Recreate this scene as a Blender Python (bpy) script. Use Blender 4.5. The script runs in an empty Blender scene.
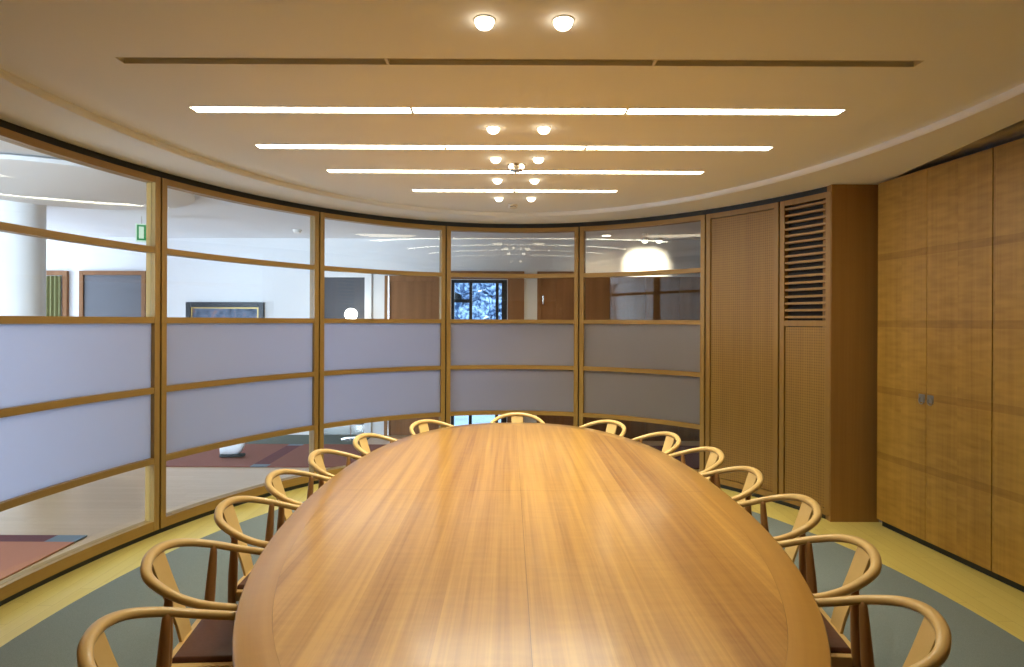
import bpy, bmesh, math, random
from mathutils import Vector, Matrix
from math import pi, sin, cos, atan2, sqrt
random.seed(7)
SC = bpy.context.scene
COL = SC.collection

# ------------------------------------------------------------------ basics
F, VX, HY, CH = 620.0, 509.0, 321.0, 1.70          # focal (px), principal column, horizon row, eye height
ECX, ECY, EA, EB = 0.063, 3.287, 3.045, 4.20           # the curved wall's ellipse in plan
CEIL, CEIL_HI, HALLC = 2.876, 2.923, 2.915


def setp(o, label=None, cat=None, group=None, kind=None):
    if label: o['label'] = label
    if cat: o['category'] = cat
    if group: o['group'] = group
    if kind: o['kind'] = kind
    return o


def thing(name, label, cat, loc=(0, 0, 0), rz=0.0, group=None):
    o = bpy.data.objects.new(name, None)
    o.empty_display_size = 0.05
    COL.objects.link(o)
    o.location = loc
    o.rotation_euler = (0, 0, rz)
    return setp(o, label, cat, group)


class MB:
    """collects shapes, then links them as one mesh object"""
    def __init__(s):
        s.v, s.f, s.uv = [], [], []

    def add(s, vs, fs, uvs=None):
        b = len(s.v)
        s.v += [tuple(p) for p in vs]
        for i, f in enumerate(fs):
            s.f.append([b + k for k in f])
            s.uv.append(uvs[i] if uvs else None)
        return s

    def box(s, x0, x1, y0, y1, z0, z1):
        vs = [(x, y, z) for z in (z0, z1) for y in (y0, y1) for x in (x0, x1)]
        return s.add(vs, [(0, 2, 3, 1), (4, 5, 7, 6), (0, 1, 5, 4), (2, 6, 7, 3), (0, 4, 6, 2), (1, 3, 7, 5)])

    def obox(s, p, q, w, z0, z1, side=0.0):
        """box along the plan line p-q, width w centred on the line + side"""
        p, q = Vector(p), Vector(q)
        d = (q - p).normalized()
        n = Vector((-d.y, d.x))
        c = [p + n * (side - w / 2), q + n * (side - w / 2), q + n * (side + w / 2), p + n * (side + w / 2)]
        vs = [(a.x, a.y, z0) for a in c] + [(a.x, a.y, z1) for a in c]
        return s.add(vs, [(3, 2, 1, 0), (4, 5, 6, 7), (0, 1, 5, 4), (1, 2, 6, 5), (2, 3, 7, 6), (3, 0, 4, 7)])

    def lathe(s, prof, n=32, c=(0, 0, 0), axis='z', caps=True):
        vs, fs = [], []
        for r, z in prof:
            for k in range(n):
                a = 2 * pi * k / n
                if axis == 'z': vs.append((c[0] + r * cos(a), c[1] + r * sin(a), c[2] + z))
                elif axis == 'y': vs.append((c[0] + r * cos(a), c[1] + z, c[2] + r * sin(a)))
                else: vs.append((c[0] + z, c[1] + r * cos(a), c[2] + r * sin(a)))
        m = len(prof)
        for i in range(m - 1):
            for k in range(n):
                k2 = (k + 1) % n
                fs.append((i * n + k, i * n + k2, (i + 1) * n + k2, (i + 1) * n + k))
        if caps:
            fs.append(tuple(range(n))[::-1])
            fs.append(tuple((m - 1) * n + k for k in range(n)))
        return s.add(vs, fs)

    def sweep(s, pts, sec, up=Vector((0, 0, 1)), cap=True):
        """sweep: sec(i, u) gives a list of (side, up) offsets at each point"""
        pts = [Vector(p) for p in pts]
        n = len(pts)
        rings = []
        for i, p in enumerate(pts):
            t = (pts[min(i + 1, n - 1)] - pts[max(i - 1, 0)]).normalized()
            a = t.cross(up)
            if a.length < 1e-5: a = Vector((1, 0, 0))
            a.normalize()
            b = a.cross(t).normalized()
            rings.append([p + a * x + b * y for x, y in sec(i, i / (n - 1))])
        m = len(rings[0])
        vs = [q for r in rings for q in r]
        fs = []
        for i in range(n - 1):
            for k in range(m):
                k2 = (k + 1) % m
                fs.append((i * m + k, i * m + k2, (i + 1) * m + k2, (i + 1) * m + k))
        if cap:
            fs.append(tuple(range(m))[::-1])
            fs.append(tuple((n - 1) * m + k for k in range(m)))
        return s.add(vs, fs)

    def tube(s, pts, r, n=14, **kw):
        rr = r if callable(r) else (lambda u: r)
        return s.sweep(pts, lambda i, u: [(rr(u) * cos(2 * pi * k / n), rr(u) * sin(2 * pi * k / n)) for k in range(n)], **kw)

    def build(s, name, mat, parent=None, smooth=False, bevel=0.0, seg=2, fix=True):
        me = bpy.data.meshes.new(name)
        off = parent_world(parent)
        vs = s.v if off is None else [(a - off[0], b - off[1], c - off[2]) for a, b, c in s.v]
        me.from_pydata(vs, [], s.f)
        if any(u is not None for u in s.uv):
            L = me.uv_layers.new(name='UVMap')
            for p, u in zip(me.polygons, s.uv):
                if u is None: continue
                for li, c in zip(p.loop_indices, u): L.data[li].uv = c
        return link_mesh(name, me, mat, parent, smooth, bevel, seg, fix)


WORLD = {}                                                  # roots whose parts are written in world coordinates


def parent_world(p):
    while p is not None:
        if p.name in WORLD: return WORLD[p.name]
        p = p.parent
    return None


def wthing(name, label, cat, loc, group=None):
    o = thing(name, label, cat, loc, 0, group)
    WORLD[o.name] = tuple(loc)
    return o


def link_mesh(name, me, mat, parent=None, smooth=False, bevel=0.0, seg=2, fix=True):
    if fix:
        bm = bmesh.new(); bm.from_mesh(me)
        bmesh.ops.recalc_face_normals(bm, faces=bm.faces)
        bm.to_mesh(me); bm.free()
    if mat: me.materials.append(mat)
    if smooth is True:
        me.polygons.foreach_set('use_smooth', [True] * len(me.polygons))
    o = bpy.data.objects.new(name, me)
    COL.objects.link(o)
    if parent: o.parent = parent
    if smooth == 'auto':
        me.polygons.foreach_set('use_smooth', [True] * len(me.polygons))
        md = bpy.data.objects[o.name]
        me.set_sharp_from_angle(angle=math.radians(40))
    if bevel > 0:
        m = o.modifiers.new('Bevel', 'BEVEL')
        m.width = bevel; m.segments = seg; m.limit_method = 'ANGLE'; m.angle_limit = math.radians(35)
    return o


def poly_mesh(outer, holes, thick, to3):
    """flat polygon with holes, extruded; to3(u, v, w) maps to 3-D"""
    cu = bpy.data.curves.new('outline', 'CURVE')
    cu.dimensions = '2D'; cu.fill_mode = 'BOTH'; cu.extrude = thick / 2
    for pts in [outer] + list(holes):
        sp = cu.splines.new('POLY')
        sp.points.add(len(pts) - 1)
        for q, (x, y) in zip(sp.points, pts): q.co = (x, y, 0, 1)
        sp.use_cyclic_u = True
    ob = bpy.data.objects.new('outline', cu)
    COL.objects.link(ob)
    dg = bpy.context.evaluated_depsgraph_get()
    me = bpy.data.meshes.new_from_object(ob.evaluated_get(dg))
    bpy.data.objects.remove(ob); bpy.data.curves.remove(cu)
    bm = bmesh.new(); bm.from_mesh(me)
    bmesh.ops.remove_doubles(bm, verts=bm.verts, dist=1e-5)
    for v in bm.verts: v.co = to3(v.co.x, v.co.y, v.co.z + thick / 2)
    bmesh.ops.recalc_face_normals(bm, faces=bm.faces)
    bm.to_mesh(me); bm.free()
    me.materials.clear()
    return me


def slab(name, outer, holes, z0, z1, mat):
    o = link_mesh(name, poly_mesh(outer, holes, z1 - z0, lambda u, v, w: (u, v, z0 + w)), mat)
    return setp(o, kind='structure')


# ------------------------------------------------------------------ materials
def newmat(name):
    m = bpy.data.materials.new(name)
    m.use_nodes = True
    nt = m.node_tree
    return m, nt, nt.nodes, nt.links, nt.nodes['Principled BSDF']


def plain(name, col, rough=0.5, metal=0.0, spec=0.5, noise=0.0, nscale=30, bump=0.0):
    m, nt, N, L, P = newmat(name)
    P.inputs['Base Color'].default_value = (*col, 1)
    P.inputs['Roughness'].default_value = rough
    P.inputs['Metallic'].default_value = metal
    P.inputs['Specular IOR Level'].default_value = spec
    if noise or bump:
        tc = N.new('ShaderNodeTexCoord')
        nz = N.new('ShaderNodeTexNoise'); nz.inputs['Scale'].default_value = nscale; nz.inputs['Detail'].default_value = 4
        L.new(tc.outputs['Object'], nz.inputs['Vector'])
        if noise:
            r = N.new('ShaderNodeMixRGB')
            r.inputs[1].default_value = (*[c * (1 - noise) for c in col], 1)
            r.inputs[2].default_value = (*[min(1, c * (1 + noise)) for c in col], 1)
            L.new(nz.outputs['Fac'], r.inputs[0]); L.new(r.outputs[0], P.inputs['Base Color'])
        if bump:
            b = N.new('ShaderNodeBump'); b.inputs['Strength'].default_value = bump; b.inputs['Distance'].default_value = 0.004
            L.new(nz.outputs['Fac'], b.inputs['Height']); L.new(b.outputs[0], P.inputs['Normal'])
    return m


def emit(name, col, strength):
    m, nt, N, L, P = newmat(name)
    P.inputs['Base Color'].default_value = (*[0.15 * c for c in col], 1)
    P.inputs['Emission Color'].default_value = (*col, 1)
    P.inputs['Emission Strength'].default_value = strength
    return m


def math_node(N, L, op, a, b=None, c=None):
    n = N.new('ShaderNodeMath'); n.operation = op
    for i, x in enumerate((a, b, c)):
        if x is None: continue
        if isinstance(x, (int, float)): n.inputs[i].default_value = x
        else: L.new(x, n.inputs[i])
    return n.outputs[0]


def wood(name, dark, light, grain='z', rough=0.4, coord='Object', scale=1.0, figure=0.25, contrast=1.0, coat=0.0,
         pore=0.36, fine=1.0, leaf=None, seams=None, bands=None, grid=None, planks=None, spec=0.5):
    """veneer: stretched noise along the grain + fine pores + cross figure.
    leaf=(axis, width) veneer leaves; seams=[(axis, at, half)]; bands=([heights], half height); grid=pitch of perforation"""
    m, nt, N, L, P = newmat(name)
    tc = N.new('ShaderNodeTexCoord')
    src = tc.outputs['UV'] if coord == 'UV' else tc.outputs['Object']
    sep = N.new('ShaderNodeSeparateXYZ'); L.new(src, sep.inputs[0])
    ax = {'x': 0, 'y': 1, 'z': 2, 'u': 0, 'v': 1}
    vec = src
    rnd = N.new('ShaderNodeObjectInfo').outputs['Random']
    val = None
    if leaf or planks:
        lax, lw = leaf if leaf else (planks[0], planks[1])
        idx = math_node(N, L, 'FLOOR', math_node(N, L, 'DIVIDE', sep.outputs[ax[lax]], lw))
        wn = N.new('ShaderNodeTexWhiteNoise'); wn.noise_dimensions = '2D'
        comb = N.new('ShaderNodeCombineXYZ'); L.new(idx, comb.inputs[0])
        if planks:
            sh = N.new('ShaderNodeTexWhiteNoise'); sh.noise_dimensions = '1D'; L.new(idx, sh.inputs['W'])
            al = math_node(N, L, 'ADD', math_node(N, L, 'DIVIDE', sep.outputs[ax[planks[2]]], planks[3]), math_node(N, L, 'MULTIPLY', sh.outputs['Value'], 7.0))
            L.new(math_node(N, L, 'FLOOR', al), comb.inputs[1])
        L.new(comb.outputs[0], wn.inputs['Vector'])
        val = wn.outputs['Value']
    mp = N.new('ShaderNodeMapping'); L.new(vec, mp.inputs['Vector'])
    s1 = [11 * scale * fine] * 3; s1[ax[grain]] = 0.38 * scale
    mp.inputs['Scale'].default_value = s1
    cl = N.new('ShaderNodeCombineXYZ')
    off = math_node(N, L, 'MULTIPLY', rnd, 23.0)
    if val is not None: off = math_node(N, L, 'ADD', off, math_node(N, L, 'MULTIPLY', val, 31.0))
    for i in range(3): L.new(off, cl.inputs[i])
    L.new(cl.outputs[0], mp.inputs['Location'])
    n1 = N.new('ShaderNodeTexNoise'); n1.inputs['Scale'].default_value = 1.0; n1.inputs['Detail'].default_value = 5; n1.inputs['Roughness'].default_value = 0.6
    n1.inputs['Distortion'].default_value = 0.12
    L.new(mp.outputs[0], n1.inputs['Vector'])
    mp2 = N.new('ShaderNodeMapping'); L.new(vec, mp2.inputs['Vector'])
    s2 = [85 * scale] * 3; s2[ax[grain]] = 1.1 * scale
    mp2.inputs['Scale'].default_value = s2
    n2 = N.new('ShaderNodeTexNoise'); n2.inputs['Scale'].default_value = 1.0; n2.inputs['Detail'].default_value = 2
    L.new(mp2.outputs[0], n2.inputs['Vector'])
    mp3 = N.new('ShaderNodeMapping'); L.new(vec, mp3.inputs['Vector'])
    s3 = [7 * scale] * 3; s3[ax[grain]] = 34 * scale
    mp3.inputs['Scale'].default_value = s3
    L.new(cl.outputs[0], mp3.inputs['Location'])
    n3 = N.new('ShaderNodeTexNoise'); n3.inputs['Scale'].default_value = 1.0; n3.inputs['Detail'].default_value = 1
    L.new(mp3.outputs[0], n3.inputs['Vector'])
    t = math_node(N, L, 'MULTIPLY_ADD', n1.outputs['Fac'], 1.0, -0.5)
    t = math_node(N, L, 'ADD', t, math_node(N, L, 'MULTIPLY_ADD', n2.outputs['Fac'], pore, -pore / 2))
    t = math_node(N, L, 'ADD', t, math_node(N, L, 'MULTIPLY_ADD', n3.outputs['Fac'], figure, -figure / 2))
    if val is not None: t = math_node(N, L, 'ADD', t, math_node(N, L, 'MULTIPLY_ADD', val, 0.34 if planks else 0.2, -0.17 if planks else -0.1))
    t = math_node(N, L, 'MULTIPLY_ADD', t, 1.35 * contrast, 0.5)
    ramp = N.new('ShaderNodeMixRGB'); ramp.use_clamp = True
    cp = N.new('ShaderNodeClamp'); L.new(t, cp.inputs[0]); L.new(cp.outputs[0], ramp.inputs[0])
    ramp.inputs[1].default_value = (*dark, 1); ramp.inputs[2].default_value = (*light, 1)
    out = ramp.outputs[0]

    def darken(mask, amount):
        nonlocal out
        mx = N.new('ShaderNodeMixRGB'); mx.blend_type = 'MULTIPLY'
        L.new(mask, mx.inputs[0]); L.new(out, mx.inputs[1]); mx.inputs[2].default_value = (*amount, 1)
        out = mx.outputs[0]

    def near(axis, at, half):
        d = math_node(N, L, 'ABSOLUTE', math_node(N, L, 'SUBTRACT', sep.outputs[ax[axis]], at))
        return math_node(N, L, 'LESS_THAN', d, half)
    for axis, at, half in (seams or []):
        darken(near(axis, at, half), (0.32, 0.25, 0.2))
    if bands:
        for h in bands[0]: darken(near('z', h, bands[1]), (0.80, 0.76, 0.72))
    if planks:
        fr = math_node(N, L, 'FRACT', math_node(N, L, 'DIVIDE', sep.outputs[ax[planks[0]]], planks[1]))
        g = math_node(N, L, 'LESS_THAN', fr, 0.02)
        fr2 = math_node(N, L, 'FRACT', al)
        g2 = math_node(N, L, 'LESS_THAN', fr2, 0.0022)
        darken(math_node(N, L, 'MAXIMUM', g, g2), (0.72, 0.66, 0.6))
    if grid:
        masks = []
        for k in (0, 1):
            fr = math_node(N, L, 'FRACT', math_node(N, L, 'DIVIDE', sep.outputs[k], grid))
            masks.append(math_node(N, L, 'LESS_THAN', fr, 0.30))
        darken(math_node(N, L, 'MAXIMUM', masks[0], masks[1]), (0.86, 0.84, 0.80))
        both = math_node(N, L, 'MULTIPLY', masks[0], masks[1])
        darken(both, (0.6, 0.55, 0.5))
    L.new(out, P.inputs['Base Color'])
    P.inputs['Specular IOR Level'].default_value = spec
    P.inputs['Roughness'].default_value = rough
    if coat:
        P.inputs['Coat Weight'].default_value = coat; P.inputs['Coat Roughness'].default_value = 0.16
    return m


def glass(name, tint=(0.93, 0.96, 0.95), base=0.035, wave=0.0):
    m, nt, N, L, P = newmat(name)
    N.remove(P)
    tr = N.new('ShaderNodeBsdfTransparent'); tr.inputs[0].default_value = (*tint, 1)
    gl = N.new('ShaderNodeBsdfGlossy'); gl.inputs['Roughness'].default_value = 0.015
    lw = N.new('ShaderNodeLayerWeight'); lw.inputs['Blend'].default_value = 0.5
    p4 = math_node(N, L, 'POWER', lw.outputs['Facing'], 4.0)
    fac = math_node(N, L, 'MULTIPLY_ADD', p4, 0.30, base)
    if wave:
        tc = N.new('ShaderNodeTexCoord')
        nz = N.new('ShaderNodeTexNoise'); nz.inputs['Scale'].default_value = 3.2; nz.inputs['Detail'].default_value = 0
        L.new(tc.outputs['Object'], nz.inputs['Vector'])
        b = N.new('ShaderNodeBump'); b.inputs['Strength'].default_value = wave; b.inputs['Distance'].default_value = 0.01
        L.new(nz.outputs['Fac'], b.inputs['Height']); L.new(b.outputs[0], gl.inputs['Normal'])
    mx = N.new('ShaderNodeMixShader')
    L.new(fac, mx.inputs[0]); L.new(tr.outputs[0], mx.inputs[1]); L.new(gl.outputs[0], mx.inputs[2])
    L.new(mx.outputs[0], N['Material Output'].inputs['Surface'])
    return m


def frosted(name):
    m, nt, N, L, P = newmat(name)
    N.remove(P)
    df = N.new('ShaderNodeBsdfDiffuse'); df.inputs[0].default_value = (0.56, 0.46, 0.36, 1)
    tl = N.new('ShaderNodeBsdfTranslucent'); tl.inputs[0].default_value = (0.63, 0.70, 0.82, 1)
    gl = N.new('ShaderNodeBsdfGlossy'); gl.inputs['Roughness'].default_value = 0.35; gl.inputs[0].default_value = (0.9, 0.9, 0.9, 1)
    a = N.new('ShaderNodeMixShader'); a.inputs[0].default_value = 0.72
    L.new(df.outputs[0], a.inputs[1]); L.new(tl.outputs[0], a.inputs[2])
    b = N.new('ShaderNodeMixShader'); b.inputs[0].default_value = 0.05
    L.new(a.outputs[0], b.inputs[1]); L.new(gl.outputs[0], b.inputs[2])
    L.new(b.outputs[0], N['Material Output'].inputs['Surface'])
    return m


WD_D, WD_L = (0.300, 0.140, 0.042), (0.500, 0.275, 0.095)
M = {}
M['frame'] = wood('cherry_frame', (0.275, 0.148, 0.030), (0.415, 0.252, 0.060), 'u', 0.42, 'UV', 1.2, 0.1)
M['frame_v'] = wood('cherry_stile', (0.275, 0.148, 0.030), (0.415, 0.252, 0.060), 'v', 0.42, 'UV', 1.2, 0.1)
M['perf'] = wood('perforated_cherry', (0.245, 0.125, 0.018), (0.360, 0.205, 0.034), 'v', 0.5, 'UV', 1.0, 0.2, grid=0.024)
M['door'] = wood('figured_cherry_door', (0.255, 0.130, 0.018), (0.460, 0.262, 0.045), 'z', 0.38, 'Object', 0.8, 0.7, 1.0,
                 leaf=('y', 0.27), bands=([0.60, 1.145, 1.69, 2.24], 0.028))
M['pilaster'] = wood('plain_cherry', (0.270, 0.135, 0.034), (0.420, 0.232, 0.066), 'z', 0.42, 'Object', 0.8, 0.1, 0.9)
M['table'] = wood('cherry_tabletop', (0.330, 0.142, 0.025), (0.630, 0.345, 0.080), 'y', 0.285, 'Object', 1.0, 0.16, 1.45, pore=0.30, fine=2.3,
                  leaf=('x', 0.29), seams=[('x', 0.0, 0.0009), ('y', 0.0, 0.0014)], coat=1.0)
M['band'] = wood('cherry_edge_band', (0.360, 0.165, 0.031), (0.600, 0.325, 0.076), 'u', 0.285, 'UV', 1.0, 0.15, 0.9, pore=0.15, coat=1.0)
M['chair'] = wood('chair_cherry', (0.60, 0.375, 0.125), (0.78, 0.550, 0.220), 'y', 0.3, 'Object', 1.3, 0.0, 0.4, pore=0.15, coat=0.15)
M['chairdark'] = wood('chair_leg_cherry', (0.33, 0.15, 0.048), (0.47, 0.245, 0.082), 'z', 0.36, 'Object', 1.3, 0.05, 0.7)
M['floor'] = wood('maple_floor', (0.66, 0.53, 0.13), (0.82, 0.70, 0.22), 'y', 0.38, 'Object', 1.0, 0.05, 0.6, planks=('x', 0.09, 'y', 1.1))
M['hallfloor'] = wood('hall_oak_floor', (0.50, 0.325, 0.19), (0.64, 0.45, 0.28), 'x', 0.30, 'Object', 1.0, 0.05, 0.6, planks=('y', 0.09, 'x', 1.3))
M['pframe'] = wood('cherry_panel_frame', (0.245, 0.125, 0.020), (0.360, 0.205, 0.038), 'v', 0.45, 'UV', 1.2, 0.1)
M['hallwood'] = wood('hall_door_wood', (0.20, 0.090, 0.035), (0.33, 0.160, 0.070), 'z', 0.5, 'Object', 1.0, 0.2, spec=0.15)
M['leather'] = plain('brown_leather', (0.105, 0.040, 0.022), 0.45, noise=0.25, nscale=60, bump=0.15)
M['ceiling'] = plain('ceiling_paint', (0.87, 0.89, 0.91), 0.8, spec=0.2)
M['hallceil'] = plain('hall_ceiling_paint', (0.78, 0.78, 0.79), 0.8, spec=0.2)
M['white'] = plain('white_paint', (0.82, 0.82, 0.82), 0.75, spec=0.2)
M['dark'] = plain('black_recess', (0.028, 0.030, 0.026), 0.7)
M['slot'] = plain('dark_slot', (0.015, 0.011, 0.008), 0.8)
M['carpet'] = plain('grey_green_carpet', (0.228, 0.270, 0.255), 0.95, spec=0.1, noise=0.35, nscale=260, bump=0.5)
M['glass'] = glass('clear_glass', wave=0.02)
M['frost'] = frosted('frosted_glass')
M['strip'] = emit('lit_diffuser', (1.0, 0.95, 0.77), 27.5)
M['stripoff'] = plain('unlit_diffuser', (0.55, 0.52, 0.45), 0.5)
M['housing'] = plain('white_metal_housing', (0.72, 0.70, 0.62), 0.5)
M['lens'] = emit('lit_lens', (1.0, 0.86, 0.62), 9.0)
M['chrome'] = plain('brushed_chrome', (0.72, 0.70, 0.66), 0.22, 1.0)
M['pull'] = plain('dull_nickel', (0.36, 0.35, 0.32), 0.4, 1.0)
M['whiteplastic'] = plain('white_plastic', (0.78, 0.76, 0.72), 0.4)
M['greyglass'] = plain('dark_grey_glass', (0.095, 0.095, 0.105), 0.5, spec=0.15, noise=0.1, nscale=2)
M['grey'] = plain('grey_door_paint', (0.105, 0.105, 0.118), 0.45, noise=0.1, nscale=2)
M['blackmetal'] = plain('black_window_frame', (0.012, 0.013, 0.016), 0.4)
M['curtain'] = plain('olive_curtain', (0.19, 0.19, 0.075), 0.9)
M['lampglobe'] = emit('lit_globe', (1.0, 0.96, 0.9), 25.0)
M['gold'] = plain('gilt_edge', (0.45, 0.32, 0.12), 0.4, 0.6)
M['green'] = emit('green_sign', (0.02, 0.38, 0.10), 0.55)
M['signwhite'] = emit('white_sign', (0.8, 1.0, 0.82), 0.7)
M['shoe_w'] = plain('white_leather', (0.8, 0.8, 0.82), 0.5)
M['shoe_b'] = plain('black_sole', (0.02, 0.025, 0.03), 0.6)


# ------------------------------------------------------------------ plan helpers
def ell(t, off=0.0):
    x, y = EA * cos(t), EB * sin(t)
    n = Vector((cos(t) / EA, sin(t) / EB)).normalized()
    return (ECX + x + n.x * off, ECY + y + n.y * off)


def t_at(px):
    """parameter where the sight line through photo column px meets the curved wall"""
    k = (px - VX) / F
    A = k * k / EA ** 2 + 1 / EB ** 2
    B = -2 * k * ECX / EA ** 2 - 2 * ECY / EB ** 2
    C = ECX ** 2 / EA ** 2 + ECY ** 2 / EB ** 2 - 1
    Y = (-B + sqrt(B * B - 4 * A * C)) / (2 * A)
    return atan2((Y - ECY) / EB, (k * Y - ECX) / EA)


def arclen(t0, t1, n=60):
    p = [ell(t0 + (t1 - t0) * i / n) for i in range(n + 1)]
    return sum(sqrt((a[0] - b[0]) ** 2 + (a[1] - b[1]) ** 2) for a, b in zip(p, p[1:]))


def t_step(t, d):
    """move along the wall by d metres (positive = towards smaller t, i.e. clockwise)"""
    n = 40
    for _ in range(n):
        sp = sqrt((EA * sin(t)) ** 2 + (EB * cos(t)) ** 2)
        t -= d / n / sp
    return t


def arc_slab(mb, ta, tb, z0, z1, o0, o1, n=14):
    """a curved board following the wall; uv in metres (u along, v up)"""
    vs, us = [], []
    acc = 0
    prev = None
    for i in range(n + 1):
        t = ta + (tb - ta) * i / n
        p0, p1 = ell(t, o0), ell(t, o1)
        if prev: acc += sqrt((p0[0] - prev[0]) ** 2 + (p0[1] - prev[1]) ** 2)
        prev = p0
        us.append(acc + ta * 3)
        vs += [(*p0, z0), (*p0, z1), (*p1, z1), (*p1, z0)]
    fs, uv = [], []
    vv = [z0, z1, z1 + (o1 - o0), z0 - (o1 - o0), z0]
    for i in range(n):
        a, b = i * 4, i * 4 + 4
        for k in range(4):
            k2 = (k + 1) % 4
            fs.append((a + k, a + k2, b + k2, b + k))
            va = [z0, z1, z1, z0][k]; vb = [z0, z1, z1, z0][k2]
            if va == vb: va, vb = va, va + 0.03
            uv.append(((us[i], va), (us[i], vb), (us[i + 1], vb), (us[i + 1], va)))
    fs += [(0, 1, 2, 3), (n * 4 + 3, n * 4 + 2, n * 4 + 1, n * 4)]
    uv += [((us[0], z0), (us[0], z1), (us[0] + .05, z1), (us[0] + .05, z0)), ((us[n] + .05, z0), (us[n] + .05, z1), (us[n], z1), (us[n], z0))]
    mb.add(vs, fs, uv)
    return mb


# ------------------------------------------------------------------ room shell
T_PIL = t_at(831)

RX = lambda y: 3.09 + 0.10 * (5.2 - y)              # face line of the cupboard doors
BACK = -1.7
wall_line = [ell(T_PIL + (pi - T_PIL) * i / 60, 0.10) for i in range(61)]
room_out = [(3.16, 5.4), (RX(BACK) + 0.1, BACK), (-3.10, BACK), (-3.10, ECY)] + wall_line[::-1][1:]
slab('floor', room_out, [], -0.12, 0.0, M['floor'])
HX0, HX1, HY0, HY1 = -9.0, 6.0, BACK, 9.2
slab('floor_hall', [(HX0, HY0), (HX1, HY0), (HX1, HY1 + 0.2), (HX0, HY1 + 0.2)], [room_out], -0.12, -0.001, M['hallfloor'])

# ceiling: lower border with a raised oval centre
IA, IB = 2.555, 3.70
oval = [(ECX + IA * cos(2 * pi * i / 120), ECY + IB * sin(2 * pi * i / 120)) for i in range(120)]
ceil_out = [(3.14, 5.32), (2.97, 3.6), (2.90, BACK), (-3.10, BACK), (-3.10, ECY)] + wall_line[::-1][1:]
slab('ceiling_border', ceil_out, [oval], CEIL, 2.955, M['ceiling'])
STRIPS = [(2.79, [-1.76, -0.555, 0.652, 1.842], False), (3.44, [-1.76, -0.545, 0.648, 1.842], True),
          (4.17, [-1.70, -0.435, 0.511, 1.757], True), (4.85, [-1.425, 0.045, 1.512], True), (5.56, [-0.872, 0.045, 0.962], True)]
STRIPS = [(y * 1.05, [x * 1.05 for x in xs], on) for y, xs, on in STRIPS]
SWS = [0.078, 0.098, 0.098, 0.098, 0.098]
holes = [[(xs[0], y - q / 2), (xs[-1], y - q / 2), (xs[-1], y + q / 2), (xs[0], y + q / 2)] for (y, xs, on), q in zip(STRIPS, SWS)]
oval2 = [(ECX + (IA + .01) * cos(2 * pi * i / 120), ECY + (IB + .01) * sin(2 * pi * i / 120)) for i in range(120)]
slab('ceiling', oval2, holes, CEIL_HI, 2.954, M['ceiling'])
slab('ceiling_hall', [(HX0, HY0), (HX1, HY0), (HX1, HY1 + 0.2), (HX0, HY1 + 0.2)], [room_out], HALLC, 3.05, M['hallceil'])
slab('ceiling_cove', [(HX0, HY0 - .2), (HX1, HY0 - .2), (HX1, HY1 + 0.2), (HX0, HY1 + 0.2)], [], 3.05, 3.20, M['dark'])

# carpet inlay
ca, cb = 2.68, 3.70
car = [(ECX + ca * cos(2 * pi * i / 120), ECY + cb * sin(2 * pi * i / 120)) for i in range(120)]
me = poly_mesh(car, [], 0.006, lambda u, v, w: (u, v, w + 0.0005))
setp(link_mesh('carpet', me, M['carpet']), 'grey-green oval carpet laid under the table and chairs', 'carpet')

tA0 = t_step(t_at(161.0), -1.70)
# black shadow gaps above and below the curved wall
mb = MB(); arc_slab(mb, tA0, T_PIL, 2.822, CEIL + 0.002, 0.03, 0.08, 90)
setp(mb.build('trim_1', M['dark']), kind='structure')
mb = MB(); arc_slab(mb, tA0, T_PIL, 0.0, 0.046, 0.03, 0.08, 90)
setp(mb.build('baseboard_left', M['dark']), kind='structure')

# ------------------------------------------------------------------ glazed bays
Z_BOT, Z_TOP = 0.044, 2.822
RAILS = [0.592, 1.143, 1.694, 2.245]
ST, GAP, RH = 0.050, 0.008, 0.048


def stile_t(t0, t1, w):
    """parameter a distance w from t0 towards t1"""
    return t_step(t0, w if t1 < t0 else -w)


def bay(ta, tb, label, panes=True):
    mid = ell((ta + tb) / 2)
    r = wthing('glass_partition', label, 'glass partition', (mid[0], mid[1], Z_BOT), 'glazed bays of the curved wall')
    a0, b0 = t_step(ta, GAP), t_step(tb, -GAP)
    a1, b1 = t_step(a0, ST), t_step(b0, -ST)
    for (p, q) in ((a0, a1), (b1, b0)):
        arc_slab(MB(), p, q, Z_BOT, Z_TOP, 0.0, 0.09, 2).build('stile', M['frame_v'], r, bevel=0.002)
    arc_slab(MB(), a1, b1, 2.772, Z_TOP, 0.002, 0.088).build('top_rail', M['frame'], r)
    arc_slab(MB(), a1, b1, Z_BOT, 0.121, 0.002, 0.088).build('bottom_rail', M['frame'], r)
    lev = [0.121] + RAILS + [2.772]
    for z in RAILS:
        arc_slab(MB(), a1, b1, z - RH / 2, z + RH / 2, 0.004, 0.078).build('glazing_bar', M['frame'], r)
    for i in range(5):
        z0 = lev[i] + (RH / 2 if i else 0); z1 = lev[i + 1] - (RH / 2 if i < 4 else 0)
        fr = i in (1, 2)
        arc_slab(MB(), a1, b1, z0, z1, 0.036, 0.044, 18).build('frosted_pane' if fr else 'clear_pane', M['frost'] if fr else M['glass'], r, smooth='auto')
    arc_slab(MB(), t_step(tb, -GAP), t_step(tb, GAP), Z_BOT, Z_TOP, 0.025, 0.085, 2).build('shadow_strip', M['slot'], r)
    return r


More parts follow.
